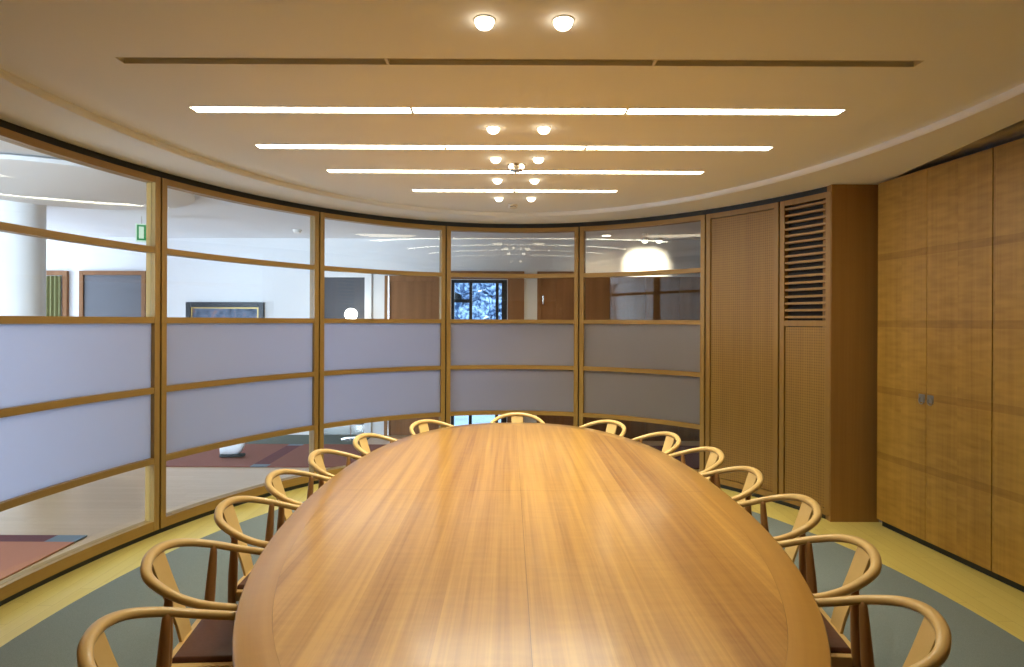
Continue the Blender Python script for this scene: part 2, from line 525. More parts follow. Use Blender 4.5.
joints = [t_at(p) for p in (161.0, 319.5, 446, 578.7, 705)]
tA = t_step(joints[0], -1.70)
tZ = t_step(tA, -1.62)
bay(tA, joints[0], 'wood framed glass bay through which the white column and rug corner show')
bay(joints[0], joints[1], 'wood framed glass bay in front of the black framed picture')
bay(joints[1], joints[2], 'wood framed glass bay in front of the grey door and glowing globe lamp')
bay(joints[2], joints[3], 'wood framed glass bay in the middle, showing the black framed window')
bay(joints[3], joints[4], 'wood framed glass bay showing the spotlit patch of wall, beside the wooden panels')

# ------------------------------------------------------------------ solid panels
tp0, tp1, tp2 = joints[4], t_at(778.7), T_PIL


def panel_frame(r, ta, tb):
    a0, b0 = t_step(ta, GAP), t_step(tb, -GAP)
    a1, b1 = t_step(a0, ST), t_step(b0, -ST)
    for (p, q) in ((a0, a1), (b1, b0)):
        arc_slab(MB(), p, q, Z_BOT, Z_TOP, 0.0, 0.09, 2).build('stile', M['pframe'], r, bevel=0.002)
    arc_slab(MB(), a1, b1, 2.772, Z_TOP, 0.002, 0.088).build('top_rail', M['pframe'], r)
    arc_slab(MB(), a1, b1, Z_BOT, 0.10, 0.002, 0.088).build('bottom_rail', M['pframe'], r)
    arc_slab(MB(), t_step(tb, -GAP), t_step(tb, GAP), Z_BOT, Z_TOP, 0.025, 0.085, 2).build('shadow_strip', M['slot'], r)
    return a1, b1


mid = ell((tp0 + tp1) / 2)
r = wthing('wall_panel', 'tall perforated wooden wall panel between the glass bays and the louvred panel', 'wall panel', (*mid, Z_BOT))
a1, b1 = panel_frame(r, tp0, tp1)
a2, b2 = t_step(a1, 0.006), t_step(b1, -0.006)
arc_slab(MB(), a1, b1, 0.10, 2.772, 0.05, 0.08).build('backing', M['slot'], r)
arc_slab(MB(), a2, b2, 0.106, 2.766, 0.012, 0.05).build('perforated_board', M['perf'], r)

mid = ell((tp1 + tp2) / 2)
r = wthing('louvred_panel', 'wooden wall panel with a dark louvred grille above a perforated board, beside the corner pillar', 'wall panel', (*mid, Z_BOT))
a1, b1 = panel_frame(r, tp1, tp2)
a2, b2 = t_step(a1, 0.006), t_step(b1, -0.006)
arc_slab(MB(), a1, b1, 0.10, 2.772, 0.055, 0.088).build('backing', M['slot'], r)
arc_slab(MB(), a1, b1, 1.664, 1.716, 0.002, 0.08).build('middle_rail', M['pframe'], r)
arc_slab(MB(), a2, b2, 0.106, 1.658, 0.012, 0.05).build('perforated_board', M['perf'], r)
g = MB()
ns = 17
for i in range(ns):
    z = 1.715 + (2.772 - 1.715) * (i + 0.5) / ns
    # slats slope down towards the room
    vs, fs = [], []
    n = 6
    for k in range(n + 1):
        t = a1 + (b1 - a1) * k / n
        p, q = ell(t, 0.010), ell(t, 0.053)
        vs += [(*p, z - 0.010), (*p, z + 0.011), (*q, z + 0.011), (*q, z - 0.010)]
    for k in range(n):
        for j in range(4):
            fs.append((k * 4 + j, k * 4 + (j + 1) % 4, k * 4 + 4 + (j + 1) % 4, k * 4 + 4 + j))
    fs += [(0, 1, 2, 3), (n * 4 + 3, n * 4 + 2, n * 4 + 1, n * 4)]
    g.add(vs, fs, [((0.1 * k, z), (0.1 * k, z + .03), (0.1 * k + .1, z + .03), (0.1 * k + .1, z)) for k in range(len(fs))])
g.build('louvre_grille', M['pframe'], r)

# corner pillar
pe = ell(T_PIL, 0)
mb = MB().box(pe[0] + 0.001, 3.16, pe[1] + 0.0, 5.95, 0.0, CEIL + 0.001)
setp(mb.build('trim_2', M['pilaster'], bevel=0.003), kind='structure')

# ------------------------------------------------------------------ cupboards along the right wall
cd = Vector((0.11, -1.0)).normalized()
cn = Vector((-1.0, -0.11)).normalized()                     # towards the room


def rpt(y, off=0.0):
    p = Vector((RX(y), y)) + cn * off
    return p


def cupboard(ys, label, handles):
    c = rpt((ys[0] + ys[-1]) / 2)
    r = wthing('cupboard', label, 'cupboard', (c.x, c.y, 0.0), 'built-in cupboards of the straight wall')
    p, q = rpt(ys[0], -0.02), rpt(ys[-1], -0.02)
    MB().obox(p, q, 0.44, 0.06, 2.858, side=0.245).build('carcass', M['pilaster'], r)
    MB().obox(rpt(ys[0], -0.05), rpt(ys[-1], -0.05), 0.02, 0.0, 0.06, side=0.0).build('plinth', M['dark'], r)
    for i in range(len(ys) - 1):
        a = rpt(ys[i], 0.0) + cd * 0.002
        b = rpt(ys[i + 1], 0.0) - cd * 0.002
        d = MB().obox(a, b, 0.022, 0.062, 2.86, side=0.0).build('door', M['door'], r, bevel=0.0015)
        hx = handles[i]
        if hx is not None:
            s = b - cd * 0.04 if hx else a + cd * 0.04
            s = s + cn * 0.011
            # recessed pull: square plate with a folding ring
            w = 0.030
            m = MB()
            m.obox(s - cd * w, s + cd * w, 0.004, 1.10, 1.16)
            h = m.build('handle', M['pull'], d, bevel=0.001)
            ring = []
            for k in range(25):
                an = 2 * pi * k / 24
                ring.append(Vector((s.x, s.y, 1.112)) + Vector((cn.x, cn.y, 0)) * 0.006 + Vector((cd.x, cd.y, 0)) * (0.024 * cos(an)) + Vector((0, 0, 0.026 * sin(an))))
            MB().tube(ring, 0.0035, 8, up=Vector((cn.x, cn.y, 0))).build('pull_ring', M['pull'], h, smooth=True)
    return r


cupboard([5.185, 4.655, 4.095], 'tall cupboard beside the corner pillar with a pair of ring handles', [True, False])
cupboard([4.091, 3.53, 2.97], 'tall plain cupboard adjoining the one with the ring handles', [None, None])
cupboard([2.966, 2.41, 1.85], 'tall cupboard third from the corner pillar', [None, None])
# wall behind the cupboards + back wall
mb = MB().obox(rpt(5.75, -0.55), rpt(BACK, -0.55), 0.1, -0.05, HALLC)
setp(mb.build('wall_right', M['white']), kind='structure')
mb = MB().obox(rpt(1.846, -0.30), rpt(BACK, -0.30), 0.58, 0.0, 2.86, side=0.0)
setp(mb.build('wall_right_near', M['pilaster']), kind='structure')
mb = MB().box(-3.10, 4.4, BACK - 0.15, BACK, 0, 2.25)
setp(mb.build('wall_back', M['pilaster']), kind='structure')
mb = MB().box(-3.10, 4.4, BACK - 0.15, BACK, 2.25, HALLC)
setp(mb.build('wall_back_upper', M['white']), kind='structure')
mb = MB(); arc_slab(mb, tZ, tA, 0.0, CEIL, 0.0, 0.09, 20)
pz = ell(tZ, 0.045)
mb.obox(pz, (-3.10 + 0.05, BACK), 0.09, 0, CEIL)
setp(mb.build('wall_left', M['pilaster']), kind='structure')

# ------------------------------------------------------------------ ceiling lights
SPOTP, LAMPS = 52.0, []
order = ['first', 'second', 'third', 'fourth', 'fifth']
sl = ['unlit grey recessed light slot, longest strip closest to the pair of big downlights',
      'long lit ceiling strip of three tubes, next to the unlit slot',
      'lit ceiling strip of three tubes with a short middle one, beyond the longest lit strip',
      'lit ceiling strip of two tubes behind the round ceiling detector',
      'shortest lit ceiling strip, closest to the curved glass wall']
for (y, xs, on), lab, SW in zip(STRIPS, sl, SWS):
    r = wthing('strip_light', lab, 'ceiling light', ((xs[0] + xs[-1]) / 2, y, CEIL_HI), 'strip lights in the ceiling')
    dep = 0.010 if on else 0.024
    x0, x1, y0, y1 = xs[0], xs[-1], y - SW / 2, y + SW / 2
    h = MB()
    w = 0.004
    e = 0.0005
    h.box(x0 + e, x1 - e, y0 + e, y0 + w, CEIL_HI, CEIL_HI + dep + .004)
    h.box(x0 + e, x1 - e, y1 - w, y1 - e, CEIL_HI, CEIL_HI + dep + .004)
    h.box(x0 + e, x0 + w, y0 + w, y1 - w, CEIL_HI, CEIL_HI + dep + .004)
    h.box(x1 - w, x1 - e, y0 + w, y1 - w, CEIL_HI, CEIL_HI + dep + .004)
    for x in xs[1:-1]: h.box(x - 0.007, x + 0.007, y0 + w, y1 - w, CEIL_HI + 0.001, CEIL_HI + dep + .004)
    h.build('housing', M['housing'], r)
    for a, b in zip(xs, xs[1:]):
        MB().box(a + 0.008, b - 0.008, y0 + w, y1 - w, CEIL_HI + dep, CEIL_HI + dep + 0.004).build('diffuser', M['strip'] if on else M['stripoff'], r)

DY = [2.52, 3.925, 4.655, 5.36, 6.15]
dn = ['in the pair before the unlit slot', 'in the pair between the first two lit strips', 'in the pair beside the round ceiling detector',
      'in the pair between the two shortest strips', 'in the pair closest to the curved glass wall']
proto = None


def copy_tree(o, parent=None):
    c = o.copy(); COL.objects.link(c)
    if parent: c.parent = parent
    for ch in list(o.children): copy_tree(ch, c)
    return c


for y, s in zip(DY, dn):
    for sx, side in ((-1, 'glass-side'), (1, 'cupboard-side')):
        x = 0.055 + sx * 0.160
        lab = 'small round lit downlight, ' + side + ' one ' + s
        if proto is None:
            proto = thing('downlight', lab, 'downlight', (x, y, CEIL_HI), 0, 'paired downlights in the ceiling')
            MB().lathe([(0.046, 0.0), (0.046, -0.002), (0.044, -0.004), (0.0395, -0.004), (0.039, -0.001)], 32, caps=False).build('trim_ring', M['housing'], proto, smooth='auto')
            MB().lathe([(0.0385, -0.0005), (0.0395, -0.005), (0.0385, -0.013), (0.034, -0.024), (0.026, -0.032), (0.016, -0.037), (0.005, -0.039)], 32).build('lens', M['lens'], proto, smooth='auto')
        else:
            c = copy_tree(proto); c.location = (x, y, CEIL_HI); c['label'] = lab
        LAMPS.append((x, y, CEIL_HI - 0.05))

# round detector with two bright windows, and a smaller detector
r = thing('smoke_detector', 'round metal ceiling detector with two bright windows beside the third pair of downlights', 'detector', (0.053, 4.85, CEIL_HI))
MB().lathe([(0.07, 0), (0.07, -0.006), (0.062, -0.010), (0.040, -0.012), (0.040, -0.034), (0.05, -0.040), (0.05, -0.048), (0.03, -0.053)], 36).build('body', M['chrome'], r, smooth='auto')
for sx in (-1, 1):
    MB().lathe([(0.014, 0.0), (0.016, -0.012), (0.013, -0.024)], 18, c=(sx * 0.044, -0.02, -0.011)).build('window', M['lens'], r, smooth='auto')
r = thing('smoke_detector', 'small white ceiling detector between the shortest strip and the glass wall', 'detector', (0.035, 6.53, CEIL_HI))
MB().lathe([(0.05, 0), (0.05, -0.010), (0.045, -0.014)], 32).build('base', M['whiteplastic'], r, smooth='auto')
MB().lathe([(0.030, -0.014), (0.030, -0.024)], 32).build('gap_ring', M['slot'], r, smooth='auto')
MB().lathe([(0.046, -0.024), (0.044, -0.036), (0.025, -0.042)], 32).build('cap', M['whiteplastic'], r, smooth='auto')

# ------------------------------------------------------------------ table
TX, TY, HW, HL, TZ, PW = 0.07, 3.53, 1.16, 2.37, 0.735, 2.3
CTH = [2 * pi * i / 200 for i in range(200)]


def sup(t, off=0.0):
    c, s = cos(t), sin(t)
    x = HW * math.copysign(abs(c) ** (2 / PW), c)
    y = HL * math.copysign(abs(s) ** (2 / PW), s)
    n = Vector((math.copysign(abs(x / HW) ** (PW - 1), x) / HW, math.copysign(abs(y / HL) ** (PW - 1), y) / HL)).normalized()
    return Vector((x, y)) - n * off, n


tab = thing('conference_table', 'long oval cherry wood conference table in the middle of the room', 'table', (TX, TY, 0.0065))
B0 = 0.115
z0, z1 = TZ - 0.028 - 0.0065, TZ - 0.0065
inner = [sup(t, B0)[0] for t in CTH]
me = poly_mesh([(p.x, p.y) for p in inner], [], z1 - z0, lambda u, v, w: (u, v, z0 + w))
link_mesh('tabletop', me, M['table'], tab)
prof = [(B0 - 0.0008, z1), (0.006, z1), (0.002, z1 - 0.002), (0.0, z1 - 0.006), (0.0, z1 - 0.016), (0.004, z1 - 0.022), (0.03, z0 - 0.004), (B0 - 0.0008, z0 - 0.004)]
vs, fs, uv = [], [], []
us = [0.0]
for a, b in zip(CTH, CTH[1:] + [CTH[0]]): us.append(us[-1] + (sup(b)[0] - sup(a)[0]).length)
for t in CTH:
    for off, z in prof:
        p = sup(t, off)[0]; vs.append((p.x, p.y, z))
m_ = len(prof); n_ = len(CTH)
for i in range(n_):
    j = (i + 1) % n_
    for k in range(m_):
        k2 = (k + 1) % m_
        fs.append((i * m_ + k, i * m_ + k2, j * m_ + k2, j * m_ + k))
        va, vb = prof[k][0] + 0.02 * (k > 3), prof[k2][0] + 0.02 * (k2 > 3)
        uv.append(((us[i], va), (us[i], vb), (us[i + 1], vb), (us[i + 1], va)))
MB().add(vs, fs, uv).build('edge_band', M['band'], tab, smooth='auto')
for sy in (-1, 1):
    c = (0, sy * 1.0, 0)
    MB().box(-0.32, 0.32, sy * 1.0 - 0.10, sy * 1.0 + 0.10, 0.05, z0 - 0.03).build('pedestal', M['pilaster'], tab, bevel=0.01)
    MB().box(-0.42, 0.42, sy * 1.0 - 0.20, sy * 1.0 + 0.20, 0.0, 0.05).build('foot', M['pilaster'], tab, bevel=0.01)
MB().box(-0.05, 0.05, -0.9, 0.9, z0 - 0.10, z0 - 0.003).build('beam', M['pilaster'], tab, bevel=0.004)

# ------------------------------------------------------------------ chairs
def smooth_path(ctrl, n):
    """Catmull-Rom through control points"""
    P = [Vector(p) for p in ctrl]
    P = [P[0] * 2 - P[1]] + P + [P[-1] * 2 - P[-2]]
    out = []
    m = len(P) - 3
    for i in range(n + 1):
        u = i / n * m
        k = min(int(u), m - 1); f = u - k
        a, b, c, d = P[k:k + 4]
        out.append(0.5 * ((2 * b) + (c - a) * f + (2 * a - 5 * b + 4 * c - d) * f * f + (3 * b - a - 3 * c + d) * f ** 3))
    return out


half = [(0.258, 0.215, 0.634), (0.270, 0.10, 0.650), (0.270, -0.02, 0.673), (0.246, -0.125, 0.706), (0.185, -0.215, 0.740), (0.095, -0.258, 0.763)]
RAIL = smooth_path(half + [(0.0, -0.270, 0.770)] + [(-x, y, z) for x, y, z in half[::-1]], 72)


def make_chair(label, loc, rz):
    r = thing('armchair', label, 'chair', loc, rz, 'chairs around the conference table')
    # armrest bow: round at the tips, flat and broad behind the back
    def sec(i, u):
        k = sin(pi * u) ** 3
        a, b = 0.0145 + 0.006 * k, 0.0145 + 0.0035 * k
        e = 0.85
        o = []
        for j in range(18):
            th = 2 * pi * j / 18
            c, s = cos(th), sin(th)
            o.append((a * math.copysign(abs(c) ** e, c), b * math.copysign(abs(s) ** e, s)))
        if i in (0, 72): o = [(x * .6, y * .6) for x, y in o]
        return o
    MB().sweep(RAIL, sec).build('arm_bow', M['chair'], r, smooth=True)
    # backrest slat
    sp = smooth_path([(0, -0.150, 0.425), (0, -0.172, 0.51), (0, -0.222, 0.64), (0, -0.264, 0.759)], 14)
    def ss(i, u):
        w = 0.050 + 0.009 * u; d = 0.006
        return [(-w, -d), (0, -d - 0.003), (w, -d), (w, d), (0, d - 0.003), (-w, d)]
    MB().sweep(sp, ss, up=Vector((0, 1, 0))).build('back_slat', M['chair'], r, smooth='auto', bevel=0.002)
    # four posts: the rear ones carry the bow, the front ones the arm tips
    for s in (-1, 1):
        MB().tube(smooth_path([(s * 0.222, -0.150, 0.0), (s * 0.225, -0.145, 0.24), (s * 0.229, -0.138, 0.43), (s * 0.238, -0.128, 0.60), (s * 0.243, -0.122, 0.705)], 16),
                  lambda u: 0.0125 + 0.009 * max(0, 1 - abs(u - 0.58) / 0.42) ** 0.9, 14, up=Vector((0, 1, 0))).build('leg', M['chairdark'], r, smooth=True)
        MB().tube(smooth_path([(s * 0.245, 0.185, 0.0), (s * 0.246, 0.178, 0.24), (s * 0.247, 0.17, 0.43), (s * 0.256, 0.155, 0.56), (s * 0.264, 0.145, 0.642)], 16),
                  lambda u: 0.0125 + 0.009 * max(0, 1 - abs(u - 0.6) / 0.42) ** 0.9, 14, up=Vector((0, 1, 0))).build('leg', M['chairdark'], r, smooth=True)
    # seat frame and leather pad
    f = MB()
    fp = [(-0.225, -0.155), (0.225, -0.155), (0.250, 0.195), (-0.250, 0.195)]
    for i in range(4):
        a, b = fp[i], fp[(i + 1) % 4]
        f.obox(a, b, 0.030, 0.385, 0.430, side=0.010)
    f.build('seat_frame', M['chair'], r, bevel=0.004)
    pad = MB()
    vs, fs = [], []
    lay = [(0.0, 0.395), (0.0, 0.436), (0.008, 0.447), (0.03, 0.452), (0.12, 0.449)]
    for ins, z in lay:
        cx, cy = 0, 0.015
        for (x, y) in [(-0.202, -0.132), (0.0, -0.132), (0.202, -0.132), (0.214, 0.02), (0.226, 0.172), (0.0, 0.178), (-0.226, 0.172), (-0.214, 0.02)]:
            sx = 1 - ins / 0.215; sy = 1 - ins / 0.16
            vs.append((cx + (x - cx) * sx, cy + (y - cy) * sy, z))
    for l in range(len(lay) - 1):
        for k in range(8):
            fs.append((l * 8 + k, l * 8 + (k + 1) % 8, l * 8 + 8 + (k + 1) % 8, l * 8 + 8 + k))
    fs += [tuple(range(8))[::-1], tuple(len(lay) * 8 - 8 + k for k in range(8))]
    pad.add(vs, fs).build('seat', M['leather'], r, smooth='auto', bevel=0.003)
    for s in (-1, 1):
        MB().tube([(s * 0.224, -0.146, 0.20), (s * 0.245, 0.178, 0.20)], 0.010, 10).build('stretcher', M['chairdark'], r, smooth='auto')
    MB().tube([(-0.244, 0.176, 0.27), (0.244, 0.176, 0.27)], 0.010, 10).build('stretcher', M['chairdark'], r, smooth='auto')
    MB().tube([(-0.225, -0.145, 0.27), (0.225, -0.145, 0.27)], 0.010, 10).build('stretcher', M['chairdark'], r, smooth='auto')
    return r


def table_normal_at(x, y):
    """outward normal of the table's outline on the way to a chair"""
    best = min((Vector((x - TX, y - TY)) - sup(t)[0]).length_squared * 1000 + i * 0 for i, t in enumerate(CTH))
    for t in CTH:
        if abs((Vector((x - TX, y - TY)) - sup(t)[0]).length_squared * 1000 - best) < 1e-9:
            return sup(t)[1]


ordw = ['first', 'second', 'third', 'fourth', 'fifth', 'sixth', 'seventh']
GL = [(-0.784, 5.65), (-1.165, 4.93), (-1.330, 4.30), (-1.395, 3.70), (-1.41, 3.105), (-1.395, 2.46), (-1.208, 1.815)]
CB = [(0.953, 5.68), (1.325, 5.06), (1.480, 4.44), (1.515, 3.83), (1.545, 3.19), (1.47, 2.55), (1.325, 1.93)]
spots = [((0.085, 6.13), 'wooden armchair at the far rounded end of the table, facing along it')]
for (lst, side) in ((GL, 'glass wall'), (CB, 'cupboard')):
    for w, p in zip(ordw, lst):
        spots.append((p, f'wooden armchair, {w} from the end chair along the {side} side of the table'))
ch0 = None
CHAIRS = []
for (bx, by), lab in spots:
    n = table_normal_at(bx, by)
    if bx == 0.085: n = Vector((0.0, 1.0))
    elif by < 3.5:                                            # the chairs nearest the table's near end turn a little less than its edge
        k = 0.82 if by < 1.9 else 0.9 if by < 2.2 else 0.8 if by < 2.8 else 0.62
        n = (n * k + Vector((math.copysign(1 - k, n.x), 0))).normalized()
    o = (bx - n.x * 0.262, by - n.y * 0.262, 0.0078)
    rz = atan2(-n.y, -n.x) - pi / 2
    if ch0 is None:
        ch0 = make_chair(lab, o, rz); c = ch0
    else:
        c = copy_tree(ch0); c.location = o; c.rotation_euler = (0, 0, rz); c['label'] = lab
    CHAIRS.append(c)

# ------------------------------------------------------------------ the hall outside
PM = F / HY1
hx = lambda px, y=HY1: (px - VX) / F * y
hz = lambda py, y=HY1: CH + (HY - py) / F * y
DT = 2.415
WY = HY1
# openings in the far wall: curtain doorway, window by the column, black framed window
open_rects = [(-0.86, -0.03, 0.0, 2.31)]
me = poly_mesh([(HX0 - .1, -0.1), (HX1, -0.1), (HX1, HALLC), (HX0 - .1, HALLC)],
               [[(a, c), (b, c), (b, d), (a, d)] for a, b, c, d in open_rects], 0.15, lambda u, v, w: (u, WY + w, v))
setp(link_mesh('wall_far', me, M['white']), kind='structure')
me = poly_mesh([(HY0, 0.0), (HY1, 0.0), (HY1, HALLC), (HY0, HALLC)], [[(6.8, 0.3), (9.0, 0.3), (9.0, 2.75), (6.8, 2.75)]], 0.15, lambda u, v, w: (HX0 - w, u, v))
setp(link_mesh('wall_hall_left', me, M['white']), kind='structure')
setp(MB().box(HX0, -5.14, 6.42, 6.62, 0, HALLC).build('wall_hall_nook', M['white']), kind='structure')
setp(MB().box(HX1, HX1 + 0.1, HY0, HY1, 0, HALLC).build('wall_hall_right', M['white']), kind='structure')
me = poly_mesh([(HX0, 0.0), (-3.10, 0.0), (-3.10, HALLC), (HX0, HALLC)], [[(-8.6, 0.3), (-4.2, 0.3), (-4.2, 2.75), (-8.6, 2.75)]], 0.15,
               lambda u, v, w: (u, HY0 - w, v))
setp(link_mesh('wall_hall_near', me, M['white']), kind='structure')


def window(n, x0, x1, z0, z1, y, mull, trans, mat, w=0.05):
    o = MB()
    o.box(x0, x0 + w, y, y + 0.08, z0, z1); o.box(x1 - w, x1, y, y + 0.08, z0, z1)
    o.box(x0 + w, x1 - w, y, y + 0.08, z0, z0 + w); o.box(x0 + w, x1 - w, y, y + 0.08, z1 - w, z1)
    for m in mull: o.box(m - w / 2, m + w / 2, y + 0.002, y + 0.078, z0 + w, z1 - w)
    for (a, b, z) in trans: o.box(a, b, y + 0.004, y + 0.076, z - w / 2, z + w / 2)
    f = o.build('window_%d' % n, mat)
    setp(f, kind='structure')
    MB().box(x0 + w, x1 - w, y + 0.035, y + 0.041, z0 + w, z1 - w).build('pane', M['glass'], f)
    return f


xm = hx(470.5)
window(1, -0.86, -0.03, 0.0, 2.31, WY + 0.03, [xm, hx(497), hx(503)], [(-0.81, xm, hz(301))], M['blackmetal'], 0.045)
window(2, -8.6, -4.2, 0.3, 2.75, HY0 - 0.12, [-7.1, -5.7], [], M['whiteplastic'])


def hall_door(name, n, x0, x1, top, leafmat, framemat, fw=0.07, extra=None):
    o = MB()
    y0, y1 = WY - 0.05, WY + 0.0
    o.box(x0, x0 + fw, y0, y1, 0, top); o.box(x1 - fw, x1, y0, y1, 0, top); o.box(x0 + fw, x1 - fw, y0, y1, top - fw, top)
    f = o.build('door_%d' % n, framemat, bevel=0.003)
    setp(f, kind='structure')
    MB().box(x0 + fw, x1 - fw, WY - 0.03, WY - 0.002, 0.005, top - fw).build('door_leaf', leafmat, f)
    return f


d1 = hall_door('door', 1, -7.45, hx(69), DT, M['white'], M['hallwood'])
# olive curtain in the first doorway
mb = MB()
vs, fs = [], []
cx0, cx1 = -7.37, hx(69) - 0.08
nn = 60
for i in range(nn + 1):
    x = cx0 + (cx1 - cx0) * i / nn
    y = WY - 0.055 + 0.014 * sin(i * 1.25)
    vs += [(x, y - 0.004, 0.02), (x, y - 0.004, DT - 0.08), (x, y + 0.004, DT - 0.08), (x, y + 0.004, 0.02)]
for i in range(nn):
    for k in range(4): fs.append((i * 4 + k, i * 4 + (k + 1) % 4, i * 4 + 4 + (k + 1) % 4, i * 4 + 4 + k))
setp(mb.add(vs, fs).build('curtain', M['curtain'], smooth='auto'), 'olive green curtain hanging in the doorway beside the white column', 'curtain')
hall_door('door', 2, hx(81), hx(147), DT, M['grey'], M['hallwood'], 0.06)
d3 = hall_door('door', 3, hx(317), hx(372), DT + 0.02, M['greyglass'], M['white'], 0.10)
MB().box(hx(317) + 0.1, hx(372) - 0.1, WY - 0.036, WY - 0.03, 0.0, 0.16).build('kick_plate', M['chrome'], d3)
MB().tube([(hx(362), WY - 0.06, 0.95), (hx(362), WY - 0.06, 1.25)], 0.012, 12).build('handle', M['chrome'], d3, smooth='auto')
d4 = hall_door('door', 4, hx(385), hx(441), DT - 0.05, M['hallwood'], M['hallwood'], 0.085)
MB().box(hx(388.5), hx(389.8), WY - 0.054, WY - 0.05, 0, DT - 0.06).build('metal_strip', M['chrome'], d4)
d5 = hall_door('door', 5, hx(537), hx(578), DT + 0.02, M['hallwood'], M['hallwood'], 0.06)
MB().tube([(hx(543), WY - 0.07, 1.95), (hx(543), WY - 0.07, 2.08)], 0.012, 12).build('handle', M['chrome'], d5, smooth='auto')
# wood lining beside the black framed window, and wood panelling to the right
setp(MB().box(-0.02, hx(524), WY - 0.05, WY, 0, DT + 0.02).build('trim_3', M['hallwood']), kind='structure')
setp(MB().box(-0.95, -0.02, WY - 0.05, WY + 0.0, 2.32, DT + 0.02).build('trim_4', M['hallwood']), kind='structure')
xs = [hx(580), hx(606), hx(640), hx(672), hx(704), hx(740)]
for i, (a, b) in enumerate(zip(xs, xs[1:])):
    r = wthing('wardrobe', ['tall dark wood wardrobe next to the hall door', 'second tall dark wood wardrobe from the hall door',
                                 'third tall dark wood wardrobe from the hall door, under the spotlit wall',
                                 'fourth tall dark wood wardrobe from the hall door',
                                 'fifth tall dark wood wardrobe from the hall door, behind the wooden wall panel'][i], 'wardrobe', ((a + b) / 2, WY - 0.2, 0), 'wardrobes along the hall wall')
    MB().box(a + 0.002, b - 0.002, WY - 0.36, WY - 0.002, 0.0, 2.34).build('body', M['hallwood'], r)
    MB().box(a + 0.004, b - 0.004, WY - 0.382, WY - 0.362, 0.08, 2.33).build('door', M['hallwood'], r, bevel=0.002)

# white column
setp(MB().lathe([(0.21, 0.0), (0.21, HALLC)], 48, c=(-5.13, 6.52, 0)).build('column', M['white'], smooth='auto'), kind='structure')
# hanging ceiling disc
setp(MB().lathe([(1.05, 0.0), (1.07, 0.01), (1.07, 0.04), (1.05, 0.05)], 64, c=(-4.0, 5.53, 2.855)).build('ceiling_disc', M['white'], smooth='auto'),
     'large round white disc hung just below the hall ceiling', 'ceiling disc')
o = bpy.data.objects['ceiling_disc']
hang = MB()
for a in range(3):
    an = a * 2 * pi / 3 + 0.4
    hang.lathe([(0.012, 2.904), (0.012, HALLC)], 10, c=(-4.0 + 0.6 * cos(an), 5.53 + 0.6 * sin(an), 0))
hang.build('hanger', M['chrome'], o, smooth='auto')

# framed picture
px0, px1 = hx(187), hx(264.5)
pt, pb = hz(303.5), hz(303.5) - 0.62
r = wthing('picture', 'wide painting in a black frame hanging on the white hall wall', 'picture', ((px0 + px1) / 2, WY - 0.02, pb))
fm = MB()
fw = 0.075
fm.box(px0, px0 + fw, WY - 0.045, WY - 0.002, pb, pt); fm.box(px1 - fw, px1, WY - 0.045, WY - 0.002, pb, pt)
fm.box(px0 + fw, px1 - fw, WY - 0.045, WY - 0.002, pb, pb + fw); fm.box(px0 + fw, px1 - fw, WY - 0.045, WY - 0.002, pt - fw, pt)
fm.build('frame', M['blackmetal'], r, bevel=0.004)
gm = MB()
a, b, c, d, g = px0 + fw, px1 - fw, pb + fw, pt - fw, 0.02
gm.box(a, a + g, WY - 0.035, WY - 0.002, c, d); gm.box(b - g, b, WY - 0.035, WY - 0.002, c, d)
gm.box(a + g, b - g, WY - 0.035, WY - 0.002, c, c + g); gm.box(a + g, b - g, WY - 0.035, WY - 0.002, d - g, d)
gm.build('gilt_slip', M['gold'], r)
m, nt, N, L, P = newmat('dark_landscape_paint')
tc = N.new('ShaderNodeTexCoord'); nz = N.new('ShaderNodeTexNoise'); nz.inputs['Scale'].default_value = 9; nz.inputs['Detail'].default_value = 6
L.new(tc.outputs['Object'], nz.inputs['Vector'])
cr = N.new('ShaderNodeValToRGB'); L.new(nz.outputs['Fac'], cr.inputs[0]); L.new(cr.outputs[0], P.inputs['Base Color'])
cr.color_ramp.elements[0].position = 0.35; cr.color_ramp.elements[0].color = (0.03, 0.05, 0.09, 1)
cr.color_ramp.elements[1].position = 0.7; cr.color_ramp.elements[1].color = (0.30, 0.16, 0.15, 1)
e_ = cr.color_ramp.elements.new(0.52); e_.color = (0.10, 0.14, 0.22, 1)
P.inputs['Roughness'].default_value = 0.5
MB().box(a + g, b - g, WY - 0.022, WY - 0.004, c + g, d - g).build('canvas', m, r)

